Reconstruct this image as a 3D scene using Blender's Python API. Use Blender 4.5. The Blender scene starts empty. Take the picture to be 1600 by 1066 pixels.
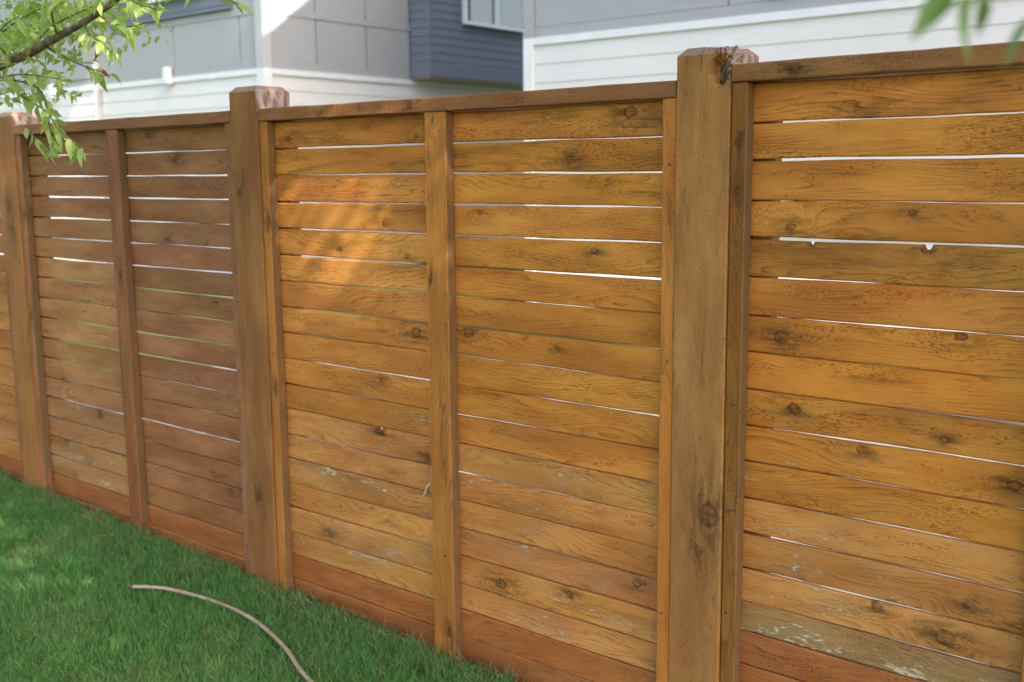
import bpy, bmesh, math, random
import numpy as np
from mathutils import Vector, Matrix
random.seed(7); RNG = np.random.default_rng(7)
R = math.radians
scene = bpy.context.scene
COL = scene.collection

# ------------------------------------------------------------------ camera
cam_d = bpy.data.cameras.new('camera'); cam = bpy.data.objects.new('camera', cam_d); COL.objects.link(cam)
cam_d.sensor_width = 36.0; cam_d.lens = 1702.61 / 1600 * 36
yaw, pitch, roll = R(39.512), R(8.817), R(-0.521)
w = Vector((-math.sin(yaw)*math.cos(pitch), math.cos(yaw)*math.cos(pitch), -math.sin(pitch)))
r0 = Vector((math.cos(yaw), math.sin(yaw), 0)); u0 = r0.cross(w)
r = math.cos(roll)*r0 + math.sin(roll)*u0; u = -math.sin(roll)*r0 + math.cos(roll)*u0
M = Matrix((r, u, -w)).transposed().to_4x4(); M.translation = Vector((0, -2.44, 1.5))
cam.matrix_world = M
cam_d.clip_start = 0.05; cam_d.clip_end = 600
cam_d.dof.use_dof = True; cam_d.dof.focus_distance = 2.85; cam_d.dof.aperture_fstop = 3.6
scene.camera = cam

# ------------------------------------------------------------------ world and sun
SUN_EL, SUN_AZ = R(42), R(11)          # azimuth measured from +X towards -Y
sdir = Vector((math.cos(SUN_EL)*math.cos(SUN_AZ), -math.cos(SUN_EL)*math.sin(SUN_AZ), math.sin(SUN_EL)))
world = bpy.data.worlds.new('World'); scene.world = world; world.use_nodes = True
nt = world.node_tree; nt.nodes.clear()
sky = nt.nodes.new('ShaderNodeTexSky'); sky.sky_type = 'NISHITA'; sky.sun_disc = False
sky.sun_elevation = SUN_EL; sky.sun_rotation = R(90) + SUN_AZ
sky.air_density = 1.0; sky.dust_density = 3.0; sky.ozone_density = 0.6
bg = nt.nodes.new('ShaderNodeBackground'); bg.inputs[1].default_value = 0.15
wo = nt.nodes.new('ShaderNodeOutputWorld')
nt.links.new(sky.outputs[0], bg.inputs[0]); nt.links.new(bg.outputs[0], wo.inputs[0])
sun_d = bpy.data.lights.new('sun', 'SUN'); sun_d.energy = 4.0; sun_d.angle = R(0.53); sun_d.color = (1, 0.95, 0.87)
sun = bpy.data.objects.new('sun', sun_d); COL.objects.link(sun)
sun.rotation_euler = sdir.to_track_quat('Z', 'Y').to_euler(); sun.location = (6, -3, 9)
vs = scene.view_settings
vs.view_transform = 'Standard'; vs.look = 'None'; vs.gamma = 1; vs.use_curve_mapping = False
vs.exposure = 1.74
cy = scene.cycles
cy.max_bounces = 6; cy.diffuse_bounces = 4; cy.glossy_bounces = 2; cy.transmission_bounces = 3; cy.caustics_reflective = False; cy.caustics_refractive = False

# ------------------------------------------------------------------ helpers
def link(name, me, mat=None, parent=None, loc=None, rot=None):
    o = bpy.data.objects.new(name, me); COL.objects.link(o)
    if mat is not None and me is not None and not me.materials: me.materials.append(mat)
    if parent is not None: o.parent = parent
    if loc is not None: o.location = loc
    if rot is not None: o.rotation_euler = rot
    return o
def thing(name, label, cat, loc=(0, 0, 0), group=None):
    o = link(name, None, loc=loc); o.empty_display_size = 0.2
    return tag(o, label, cat, group)
def tag(o, label, cat, group=None):
    o['label'] = label; o['category'] = cat
    if group: o['group'] = group
    return o
def mesh(name, verts, faces, smooth=False):
    me = bpy.data.meshes.new(name); me.from_pydata([tuple(v) for v in verts], [], faces); me.update()
    if smooth: me.polygons.foreach_set('use_smooth', [True]*len(me.polygons))
    return me
def box_me(name, x0, x1, y0, y1, z0, z1):
    v = [(x, y, z) for x in (x0, x1) for y in (y0, y1) for z in (z0, z1)]
    return mesh(name, v, [(0,1,3,2), (4,6,7,5), (0,4,5,1), (2,3,7,6), (0,2,6,4), (1,5,7,3)])
def box(name, x0, x1, y0, y1, z0, z1, mat, parent=None, bev=0.0):
    c = Vector(((x0+x1)/2, (y0+y1)/2, (z0+z1)/2))
    me = box_me(name, x0-c.x, x1-c.x, y0-c.y, y1-c.y, z0-c.z, z1-c.z)
    if bev:
        bm = bmesh.new(); bm.from_mesh(me)
        bmesh.ops.bevel(bm, geom=bm.edges[:], offset=bev, segments=1, affect='EDGES'); bm.to_mesh(me); bm.free()
    p = parent.location if parent is not None else Vector((0, 0, 0))
    return link(name, me, mat, parent, c - p)
def tube_vf(pts, rads, n=8):
    pts = [Vector(p) for p in pts]; V = []; F = []
    up = Vector((0.13, 0.2, 1)).normalized()
    for i, p in enumerate(pts):
        t = (pts[min(i+1, len(pts)-1)] - pts[max(i-1, 0)]).normalized()
        a = t.cross(up); a = a.normalized() if a.length > 1e-4 else t.orthogonal().normalized()
        b = t.cross(a)
        for k in range(n):
            an = 2*math.pi*k/n; V.append(p + (a*math.cos(an) + b*math.sin(an))*rads[i])
    for i in range(len(pts)-1):
        for k in range(n):
            F.append((i*n+k, i*n+(k+1) % n, (i+1)*n+(k+1) % n, (i+1)*n+k))
    F.append(tuple(range(n-1, -1, -1))); F.append(tuple((len(pts)-1)*n+k for k in range(n)))
    return V, F
def smooth_path(pts, n):
    pts = [Vector(p) for p in pts]; out = []
    for i in range(len(pts)-1):
        p0 = pts[max(i-1, 0)]; p1 = pts[i]; p2 = pts[i+1]; p3 = pts[min(i+2, len(pts)-1)]
        for k in range(n):
            t = k/n
            out.append(0.5*((2*p1) + (p2-p0)*t + (2*p0-5*p1+4*p2-p3)*t*t + (3*p1-p0-3*p2+p3)*t**3))
    out.append(pts[-1]); return out

class NB:
    """terse node builder"""
    def __init__(s, name):
        s.mat = bpy.data.materials.new(name); s.mat.use_nodes = True; s.t = s.mat.node_tree; s.t.nodes.clear()
        s.out = s.t.nodes.new('ShaderNodeOutputMaterial')
    def n(s, typ, **kw):
        nd = s.t.nodes.new(typ)
        for k, v in kw.items(): setattr(nd, k, v)
        return nd
    def put(s, sock, v):
        if v is None: return
        if isinstance(v, bpy.types.NodeSocket): s.t.links.new(v, sock)
        elif isinstance(v, (tuple, list)) and sock.type == 'RGBA' and len(v) == 3: sock.default_value = (*v, 1)
        else: sock.default_value = v
    def m(s, op, a, b=None, c=None, clamp=False):
        nd = s.n('ShaderNodeMath', operation=op, use_clamp=clamp)
        for i, v in enumerate((a, b, c)): s.put(nd.inputs[i], v)
        return nd.outputs[0]
    def add(s, a, b): return s.m('ADD', a, b)
    def mul(s, a, b): return s.m('MULTIPLY', a, b)
    def sub(s, a, b): return s.m('SUBTRACT', a, b)
    def vec(s, x, y, z):
        nd = s.n('ShaderNodeCombineXYZ')
        for i, v in enumerate((x, y, z)): s.put(nd.inputs[i], v)
        return nd.outputs[0]
    def sep(s, v):
        nd = s.n('ShaderNodeSeparateXYZ'); s.put(nd.inputs[0], v); return nd.outputs
    def noise(s, v, scale=1.0, detail=2.0, rough=0.5, dist=0.0):
        nd = s.n('ShaderNodeTexNoise'); s.put(nd.inputs['Vector'], v)
        nd.inputs['Scale'].default_value = scale; nd.inputs['Detail'].default_value = detail
        nd.inputs['Roughness'].default_value = rough; nd.inputs['Distortion'].default_value = dist
        return nd.outputs[0]
    def step(s, v, a, b, lo=0.0, hi=1.0):
        nd = s.n('ShaderNodeMapRange', interpolation_type='SMOOTHSTEP')
        for i, q in enumerate((v, a, b, lo, hi)): s.put(nd.inputs[i], q)
        return nd.outputs[0]
    def mix(s, f, a, b, blend='MIX'):
        nd = s.n('ShaderNodeMix', data_type='RGBA', blend_type=blend)
        s.put(nd.inputs[0], f); s.put(nd.inputs[6], a); s.put(nd.inputs[7], b); return nd.outputs[2]
    def attr(s, name, vec=False):
        nd = s.n('ShaderNodeAttribute', attribute_type='OBJECT', attribute_name=name)
        return nd.outputs['Vector'] if vec else nd.outputs['Fac']
    def bump(s, h, strength, dist):
        nd = s.n('ShaderNodeBump'); nd.inputs['Strength'].default_value = strength; nd.inputs['Distance'].default_value = dist
        s.put(nd.inputs['Height'], h); return nd.outputs[0]
    def bsdf(s, col, rough=0.6, normal=None, spec=0.35, **kw):
        nd = s.n('ShaderNodeBsdfPrincipled'); s.put(nd.inputs['Base Color'], col); s.put(nd.inputs['Roughness'], rough)
        nd.inputs['Specular IOR Level'].default_value = spec
        if normal is not None: s.put(nd.inputs['Normal'], normal)
        for k, v in kw.items(): s.put(nd.inputs[k], v)
        return nd.outputs[0]
    def done(s, sh): s.t.links.new(sh, s.out.inputs[0]); return s.mat

# ------------------------------------------------------------------ materials
def wood_material(name, rings=105.0, line_amt=0.92, rough_sawn=0.0):
    """stained lumber; grain runs along local X, local Z is across. Object properties steer each piece:
    w_seed, w_col (stain), w_mildew, w_wear, w_ka / w_kb (knot: along, across, radius)"""
    b = NB(name)
    co = b.n('ShaderNodeTexCoord').outputs['Object']
    x, y, z = b.sep(co)
    seed = b.attr('w_seed'); col = b.attr('w_col', True); mil = b.attr('w_mildew'); wear = b.attr('w_wear')
    sx = b.add(x, b.mul(seed, 7.31)); sz = b.add(z, b.mul(y, 0.9)); so = b.mul(seed, 3.77)
    # ring field
    f = b.mul(sz, rings)
    warp = b.sub(b.noise(b.vec(b.mul(sx, 1.3), so, b.mul(sz, 7.0)), 1.0, 2.0, 0.45), 0.5)
    f = b.add(f, b.mul(warp, 26.0))
    warp2 = b.sub(b.noise(b.vec(b.mul(sx, 9.0), so, b.mul(sz, 45.0)), 1.0, 2.0, 0.5), 0.5)
    f = b.add(f, b.mul(warp2, 1.3))
    core = None; smudge = None; rim = None
    for kn in ('w_ka', 'w_kb'):
        kx, kz, kr = b.sep(b.attr(kn, True))
        kr2 = b.m('MAXIMUM', kr, 0.0005)
        wob = b.mul(b.sub(b.noise(b.vec(b.mul(x, 55), seed, b.mul(z, 55)), 1.0, 3.0), 0.5), 0.016)
        dx = b.add(b.sub(x, kx), wob); dz = b.sub(b.sub(z, kz), wob)
        def g(sxm, szm):
            a = b.m('DIVIDE', dx, b.mul(kr2, sxm)); c = b.m('DIVIDE', dz, b.mul(kr2, szm))
            return b.add(b.mul(a, a), b.mul(c, c))
        on = b.m('GREATER_THAN', kr, 0.001)
        bumpf = b.mul(b.m('EXPONENT', b.mul(g(4.2, 2.1), -1.0)), b.mul(on, 7.0))
        f = b.add(f, bumpf)
        q = g(1.15, 0.9)
        c1 = b.mul(b.step(q, 0.5, 1.1, 1.0, 0.0), on)
        r1 = b.mul(b.mul(b.step(q, 0.55, 0.95), b.step(q, 1.0, 1.7, 1.0, 0.0)), on)
        s1 = b.mul(b.m('EXPONENT', b.mul(g(5.0, 2.4), -1.0)), on)
        core = c1 if core is None else b.m('MAXIMUM', core, c1)
        rim = r1 if rim is None else b.m('MAXIMUM', rim, r1)
        smudge = s1 if smudge is None else b.m('MAXIMUM', smudge, s1)
    fr = b.m('FRACT', f)
    line = b.mul(b.m('POWER', fr, 3.0), b.step(fr, 0.93, 1.0, 1.0, 0.0))
    patch = b.noise(b.vec(b.mul(sx, 3.2), so, b.mul(sz, 16)), 1.0, 3.0, 0.55)
    lmask = b.add(b.step(patch, 0.38, 0.60, 0.20, 1.0), b.mul(smudge, 0.4))
    fiber = b.noise(b.vec(b.mul(sx, 18), so, b.mul(sz, 420)), 1.0, 2.0, 0.6)
    pits = b.noise(b.vec(b.mul(sx, 120), so, b.mul(sz, 420)), 1.0, 2.0, 0.6)
    pitm = b.mul(b.step(pits, 0.54, 0.68), b.step(b.noise(b.vec(b.mul(sx, 5), b.add(so, 5.0), b.mul(sz, 25)), 1.0, 2.0), 0.46, 0.62))
    line = b.mul(line, b.step(b.noise(b.vec(b.mul(sx, 26), b.add(so, 8.0), b.mul(sz, 130)), 1.0, 3.0, 0.65), 0.36, 0.60, 0.15, 1.0))
    blot = b.noise(b.vec(b.mul(sx, 2.2), b.add(so, 2.0), b.mul(sz, 9)), 1.0, 3.0, 0.55)
    blot2 = b.noise(b.vec(b.mul(sx, 7), b.add(so, 9.0), b.mul(sz, 20)), 1.0, 3.0, 0.6)
    # colour
    c = b.mix(b.step(blot, 0.32, 0.68), b.mix(1.0, col, (0.78, 0.70, 0.68), 'MULTIPLY'), b.mix(1.0, col, (1.15, 1.17, 1.2), 'MULTIPLY'))
    c = b.mix(b.step(blot2, 0.50, 0.72, 0.0, 0.55), c, b.mix(1.0, col, (0.93, 0.62, 0.45), 'MULTIPLY'))
    dark = b.mix(1.0, col, (0.26, 0.24, 0.30), 'MULTIPLY')
    c = b.mix(b.mul(b.mul(line, lmask), line_amt), c, dark)
    c = b.mix(b.step(fiber, 0.35, 0.75, 0.0, 0.30), c, b.mix(1.0, col, (0.70, 0.62, 0.56), 'MULTIPLY'))
    c = b.mix(b.mul(pitm, 0.8), c, dark)
    mn = b.noise(b.vec(b.mul(sx, 2.6), b.add(so, 4.0), b.mul(sz, 17)), 1.0, 5.0, 0.68, 0.4)
    mm = b.m('ADD', mn, b.mul(b.sub(mil, 0.42), 0.36))
    mm = b.step(mm, 0.56, 0.80)
    mm = b.mul(mm, b.step(b.add(fiber, b.mul(line, 0.4)), 0.25, 0.85, 0.45, 1.0))
    c = b.mix(b.mul(mm, 0.78), c, (0.085, 0.046, 0.014))
    sm = b.mul(smudge, b.step(b.noise(b.vec(b.mul(sx, 14), so, b.mul(sz, 60)), 1.0, 4.0, 0.7), 0.38, 0.62))
    c = b.mix(b.mul(sm, 0.85), c, (0.05, 0.028, 0.011))
    c = b.mix(b.mul(core, 0.75), c, b.mix(b.m('MAXIMUM', line, b.step(b.noise(b.vec(b.mul(x, 70), seed, b.mul(z, 70)), 1.0, 4.0, 0.75), 0.42, 0.62)), b.mix(1.0, col, (0.58, 0.50, 0.5), 'MULTIPLY'), (0.045, 0.026, 0.011)))
    c = b.mix(b.mul(rim, b.step(blot2, 0.35, 0.65, 0.15, 0.75)), c, (0.04, 0.02, 0.008))
    # flaking: pale raised fibres
    wz = b.noise(b.vec(b.mul(sx, 4.0), b.add(so, 6.0), b.mul(sz, 15)), 1.0, 3.0, 0.6)
    wn = b.noise(b.vec(b.mul(sx, 34), so, b.mul(sz, 125)), 1.0, 5.0, 0.76, 0.4)
    wt = b.add(wn, b.add(b.mul(b.sub(wear, 0.45), 0.24), b.mul(b.sub(wz, 0.5), 0.85)))
    fl = b.step(wt, 0.725, 0.76)
    dull = b.mul(b.step(b.add(wz, b.mul(wear, 0.3)), 0.62, 0.95), 0.35)
    c = b.mix(dull, c, (0.36, 0.25, 0.13))
    c = b.mix(b.mul(fl, 0.85), c, (0.66, 0.53, 0.35))
    if not rough_sawn:   # bare greyed sides of the battens, coloured darker to dim the sun-side glow
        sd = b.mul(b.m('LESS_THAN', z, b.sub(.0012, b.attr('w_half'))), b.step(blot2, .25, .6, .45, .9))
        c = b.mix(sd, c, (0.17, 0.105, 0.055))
    h = b.add(b.mul(b.mul(line, lmask), -0.55), b.mul(fiber, 0.45))
    h = b.sub(h, b.mul(pitm, 0.7)); h = b.add(h, b.mul(fl, 0.5)); h = b.sub(h, b.mul(rim, 0.9))
    if rough_sawn:
        saw = b.noise(b.vec(b.mul(sx, 420), so, b.mul(sz, 38)), 1.0, 2.0, 0.6)
        saw2 = b.noise(b.vec(b.mul(sx, 190), so, b.mul(sz, 260)), 1.0, 3.0, 0.75)
        h = b.add(h, b.mul(b.add(saw, b.mul(saw2, 1.2)), rough_sawn))
        c = b.mix(b.mul(b.step(saw2, 0.52, 0.75), 0.55*rough_sawn), c, dark)
        c = b.mix(b.mul(b.step(saw2, 0.48, 0.25), 0.35*rough_sawn), c, b.mix(1.0, col, (1.5, 1.5, 1.5), 'MULTIPLY'))
        # weathered, bleached end above the cap rails
        top = b.attr('w_top'); hw = b.attr('w_half')
        ne = b.noise(b.vec(b.mul(x, 60), b.mul(y, 60), b.mul(z, 60)), 1.0, 4.0, 0.7)
        e1 = b.m('GREATER_THAN', b.add(x, b.mul(b.sub(ne, .5), .012)), b.sub(top, 0.0195))
        side = b.mul(b.m('LESS_THAN', z, b.sub(.004, hw)), b.step(x, b.sub(top, .13), b.sub(top, .09)))
        e2 = b.mul(side, b.step(b.noise(b.vec(b.mul(x, 12), b.mul(y, 45), 0.0), 1.0, 4.0, 0.65), 0.36, 0.60))
        c = b.mix(b.mul(e1, b.step(ne, .3, .6, .35, .9)), c, (0.30, 0.205, 0.165))
        c = b.mix(side, c, (0.20, 0.10, 0.065)); c = b.mix(b.mul(e2, .6), c, (0.50, 0.45, 0.41))
        c = b.mix(b.mul(b.m('MAXIMUM', e1, side), b.step(ne, .55, .7, 0, .6)), c, (0.07, 0.035, 0.025))
    rg = b.step(b.noise(b.vec(b.mul(sx, 9), so, b.mul(sz, 50)), 1.0, 3.0), 0.3, 0.7, 0.5, 0.72)
    return b.done(b.bsdf(c, rg, b.bump(h, 0.8, 0.002), 0.16))
WOOD = wood_material('stained_board')
ROUGH = wood_material('rough_sawn_post', rings=60.0, line_amt=0.35, rough_sawn=1.0)

def simple(name, col, rough=0.6, var=0.12, scale=6.0, bump=0.0, spec=0.3, **kw):
    b = NB(name); co = b.n('ShaderNodeTexCoord').outputs['Object']
    n1 = b.noise(co, scale, 4.0, 0.6)
    c = b.mix(b.step(n1, 0.3, 0.7), tuple(q*(1-var) for q in col), tuple(min(1, q*(1+var)) for q in col))
    nr = b.bump(b.noise(co, scale*25, 3.0), bump, 0.002) if bump else None
    return b.done(b.bsdf(c, rough, nr, spec, **kw))
def clad(name, col, axis_scale=(3.0, 3.0, 60.0)):
    b = NB(name); co = b.n('ShaderNodeTexCoord').outputs['Object']; x, y, z = b.sep(co)
    v = b.vec(b.mul(x, axis_scale[0]), b.mul(y, axis_scale[1]), b.mul(z, axis_scale[2]))
    n1 = b.noise(v, 1.0, 3.0, 0.6); n2 = b.noise(co, 0.7, 3.0)
    c = b.mix(b.step(n1, 0.3, 0.7), tuple(q*0.95 for q in col), tuple(q*1.04 for q in col))
    c = b.mix(b.step(n2, 0.35, 0.7, 0, 0.5), c, tuple(q*0.92 for q in col))
    return b.done(b.bsdf(c, 0.65, b.bump(n1, 0.25, 0.003), 0.25))
CREAM = clad('cream_lap_siding', (0.77, 0.73, 0.70))
GREY = clad('grey_panel', (0.41, 0.40, 0.405))
GREY_TRIM = clad('grey_batten', (0.40, 0.39, 0.395))
PALE_TRIM = clad('pale_grey_trim', (0.52, 0.515, 0.52))
SLATE = clad('slate_blue_siding', (0.170, 0.186, 0.228))
WHITE = simple('white_trim', (0.78, 0.78, 0.77), 0.5, 0.04)
VINYL = simple('white_vinyl_frame', (0.80, 0.80, 0.80), 0.35, 0.03)
ROOFM = simple('dark_roof_shingle', (0.07, 0.068, 0.07), 0.85, 0.3, 12, 0.5)
SOFFIT = simple('tan_soffit', (0.42, 0.33, 0.20), 0.7, 0.06)
def glass_mat():
    b = NB('window_glass')
    return b.done(b.bsdf((0.03, 0.04, 0.05), 0.03, None, 1.0, **{'Coat Weight': 1.0, 'Coat Roughness': 0.02}))
GLASS = glass_mat()
CURTAIN = simple('curtain', (0.45, 0.42, 0.30), 0.8, 0.2, 14)
BARK = simple('smooth_grey_bark', (0.17, 0.115, 0.075), 0.8, 0.45, 45, 0.8)
TWIG = simple('green_brown_twig', (0.14, 0.12, 0.045), 0.7, 0.3, 40, 0.3)
IRON = simple('dark_nail', (0.05, 0.045, 0.04), 0.5, 0.2)
SPLINT = simple('pale_splinter', (0.62, 0.52, 0.33), 0.8, 0.2, 60)
TORN = simple('torn_grey_wood', (0.17, 0.10, 0.08), 0.85, 0.7, 120, 1.0)

def leaf_material(name, ca, cb, trans):
    b = NB(name)
    rnd = b.n('ShaderNodeObjectInfo').outputs['Random']
    g = b.n('ShaderNodeNewGeometry'); ri = g.outputs['Random Per Island']
    co = b.n('ShaderNodeTexCoord').outputs['Object']; x, y, z = b.sep(co)
    t = b.m('FRACT', b.add(rnd, ri))
    c = b.mix(t, ca, cb)
    c = b.mix(b.mul(g.outputs['Backfacing'], 0.35), c, (0.30, 0.40, 0.20))
    d = b.bsdf(c, 0.32, None, 0.6)
    tr = b.n('ShaderNodeBsdfTranslucent'); b.put(tr.inputs[0], b.mix(1.0, c, trans, 'MULTIPLY'))
    ms = b.n('ShaderNodeMixShader'); ms.inputs[0].default_value = 0.42
    b.t.links.new(d, ms.inputs[1]); b.t.links.new(tr.outputs[0], ms.inputs[2])
    return b.done(ms.outputs[0])
LEAF = leaf_material('young_green_leaf', (0.19, 0.30, 0.06), (0.46, 0.54, 0.16), (1.5, 1.6, 0.6))
LEAF_D = leaf_material('deep_green_leaf', (0.05, 0.12, 0.02), (0.12, 0.20, 0.03), (1.4, 1.6, 0.5))
LEAF_R = leaf_material('rusty_dead_leaf', (0.30, 0.09, 0.02), (0.36, 0.14, 0.05), (1.2, 0.8, 0.5))

# ------------------------------------------------------------------ ground
def gz(x): return -0.012 - 0.028*(max(-9, min(4, x)) + 3.2)
def lawn_mat():
    b = NB('lawn_soil'); co = b.n('ShaderNodeTexCoord').outputs['Object']
    n1 = b.noise(co, 1.2, 4.0, 0.6); n2 = b.noise(co, 40, 4.0, 0.7)
    c = b.mix(b.step(n1, 0.35, 0.65), (0.05, 0.095, 0.02), (0.095, 0.12, 0.03))
    c = b.mix(b.step(n2, 0.4, 0.7, 0, 0.6), c, (0.05, 0.038, 0.02))
    return b.done(b.bsdf(c, 0.9, b.bump(n2, 0.8, 0.02), 0.2))
gx = [-300, -60, -30] + [i*0.5 for i in range(-20, 10)] + [20, 60, 300]
gy = [-300, -60, -20, -8, -4, -2, -1, 0, 1, 3, 6, 12, 30, 100, 300]
gv = [(x, y, gz(x)) for y in gy for x in gx]; n = len(gx)
gf = [(j*n+i, j*n+i+1, (j+1)*n+i+1, (j+1)*n+i) for j in range(len(gy)-1) for i in range(n-1)]
ground = link('ground', mesh('ground', gv, gf), lawn_mat()); ground['kind'] = 'structure'

pv = [(x, y, gz(x) + z_) for x in (-6.6, -4, -2, 0, 2, 4, 9) for (y, z_) in ((.55, -.1), (.55, .05), (4.6, .05), (4.6, -.1))]
pf = [(i*4+k, i*4+k+1, i*4+k+5, i*4+k+4) for i in range(6) for k in range(3)]
patio = link('patio', mesh('patio', pv, pf), simple('pale_concrete', (0.17, 0.155, 0.145), 0.9, 0.3, 5, 0.3)); patio['kind'] = 'structure'
# ------------------------------------------------------------------ fence
fence = thing('wooden_fence', 'orange-brown stained horizontal board fence with square posts and flat cap rails', 'fence')
def member(name, L, T, W, mat, nseg=10, cham=0.0025, wob=0.0012, notches=(), seed=None, taper=0.0):
    """lumber along local X; T = thickness (Y), W = width (Z); uneven edges, eased arrises, optional notches in the top edge"""
    rs = random.Random(seed if seed is not None else random.random())
    xs = [-L/2 + L*i/nseg for i in range(nseg+1)]
    for (nx, nw, nd) in notches: xs += [nx + nw*q for q in (-0.5, -0.42, -0.2, 0.2, 0.42, 0.5)]
    xs = sorted(q for q in xs if -L/2 <= q <= L/2)
    ph = [rs.uniform(0, 6.28) for _ in range(6)]; fr = [rs.uniform(2, 5)/max(L, 1), rs.uniform(9, 16), rs.uniform(30, 60)]
    V = []; F = []
    for x in xs:
        et = wob*(math.sin(x*fr[0]+ph[0]) + 0.6*math.sin(x*fr[1]+ph[1]) + 0.3*math.sin(x*fr[2]+ph[2])) * 0.6
        eb = wob*(math.sin(x*fr[0]+ph[3]) + 0.6*math.sin(x*fr[1]+ph[4]) + 0.3*math.sin(x*fr[2]+ph[5])) * 0.6
        cup = 0.0008*math.sin(x*3+ph[2])
        for (nx, nw, nd) in notches:
            d = abs(x-nx)/(nw/2)
            if d < 0.99: et -= nd*(1-d**3)
        t, bt = W/2+et, -W/2+eb; hy = T/2
        V += [(x, -hy+cup, bt+cham), (x, -hy+cup, t-cham), (x, -hy+cham+cup, t), (x, hy-cham, t),
              (x, hy, t-cham), (x, hy, bt+cham), (x, hy-cham, bt), (x, -hy+cham+cup, bt)]
    for i in range(len(xs)-1):
        for k in range(8): F.append((i*8+k, i*8+(k+1) % 8, (i+1)*8+(k+1) % 8, (i+1)*8+k))
    F.append(tuple(range(7, -1, -1))); q = (len(xs)-1)*8; F.append(tuple(q+k for k in range(8)))
    return mesh(name, V, F)
def dress(o, col, mildew=0.4, wear=0.0, ka=(0, 0, 0), kb=(0, 0, 0), seed=None):
    o['w_seed'] = seed if seed is not None else random.uniform(0, 40)
    o['w_col'] = [float(q) for q in col]; o['w_mildew'] = float(mildew); o['w_wear'] = float(wear)
    o['w_top'] = 99.0; o['w_half'] = 99.0
    o['w_ka'] = [float(q) for q in ka]; o['w_kb'] = [float(q) for q in kb]
    return o
def jit(c, a=0.12):
    k = random.uniform(1-a, 1+a); return (c[0]*k*random.uniform(.97, 1.03), c[1]*k*random.uniform(.965, 1.03), c[2]*k*random.uniform(.88, 1.12))
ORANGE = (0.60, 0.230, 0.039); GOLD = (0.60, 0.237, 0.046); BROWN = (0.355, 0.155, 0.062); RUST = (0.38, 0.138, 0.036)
PALE = (0.56, 0.270, 0.088); POSTC = (0.38, 0.165, 0.044); CAPC = (0.34, 0.145, 0.058); STUDC = (0.46, 0.190, 0.038)
KB = [(-2.997,1.619,.013),(-2.387,1.607,.01),(-2.538,1.34,.008),(-2.755,1.254,.007),(-2.44,1.242,.01),(-2.406,1.0,.017),(-2.567,.827,.008),
 (-2.586,.65,.012),(-2.848,.243,.011),(-1.604,1.652,.016),(-1.802,1.531,.012),(-2.135,1.383,.008),(-1.72,1.284,.009),(-2.183,1.019,.016),
 (-1.847,1.002,.007),(-2.067,.249,.016),(-1.803,.278,.012),(-1.107,1.522,.01),(-.86,1.402,.008),(-1.147,1.364,.01),(-1.093,1.331,.010),
 (-.821,1.323,.012),(-1.164,1.095,.015),(-.742,1.136,.011),(-1.125,.922,.013),(-.765,.9,.008),(-.611,.913,.015),(-.953,.849,.011),
 (-.69,.528,.01),(-.741,.439,.018),(-.612,.821,.012),(-.899,.474,.011),(-3.85,1.653,.012),(-3.665,1.557,.014),(-3.751,1.25,.01),
 (-3.5,1.244,.006),(-3.417,.3,.01),(-4.46,.231,.006),(-4.643,.305,.006)]
NOTCH = [(-2.586, .661, .020, .024), (-1.093, 1.338, .014, .008), (-.821, 1.33, .020, .012)]
def lines(first, given, pitch, count):
    z = [1.5 + 0.9385*q for q in given]
    while len(z) < count: z.append(z[-1] - pitch*random.uniform(0.985, 1.015))
    return z
PAN = [
 dict(x0=-6.44, x1=-4.985, cap=(1.683, 1.724), g=[.095,-.001,-.095,-.193,-.287,-.385,-.482,-.58,-.677,-.775], gaps=[.005]*9+[.003]*12, tone='p0'),
 dict(x0=-4.838, x1=-3.257, cap=(1.682, 1.724), g=[.095,-.001,-.095,-.193,-.287,-.385,-.482,-.58,-.677,-.775], gaps=[.004,.005,.005,.0045,.005,.006,.006,.005,.006,.0065,.005,.003,.0085,.003,.0035,.003,.005]+[.002]*5, tone='p1'),
 dict(x0=-3.103, x1=-1.441, cap=(1.680, 1.722), g=[.092,-.003,-.101,-.199,-.299,-.396,-.495,-.591,-.691,-.79,-.887,-.986,-1.081,-1.178,-1.274,-1.375,-1.466], gaps=[.0042,.0044,.0042,.0034,.0050,.0042,.0036,.0025,.0038,.004,.0036,.0038,.003,.0036,.003,.003,.003]+[.001]*5, tone='p2'),
 dict(x0=-1.291, x1=.247, cap=(1.707, 1.750), g=[.12,.024,-.079,-.176,-.276,-.378,-.477,-.578,-.676,-.776,-.878,-.976,-1.077,-1.172,-1.257,-1.354], gaps=[.003,.0056,.0036,.0042,.004,.0038,.004,.004,.0048,.0032,.0042,.0056,.0046,.003,.003]+[.001]*7, tone='p3'),
 dict(x0=.395, x1=1.9, cap=(1.70, 1.742), g=[.12,.024,-.079,-.176,-.276], gaps=[.005]*20, tone='p3'),
]
TB = 0.017
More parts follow.
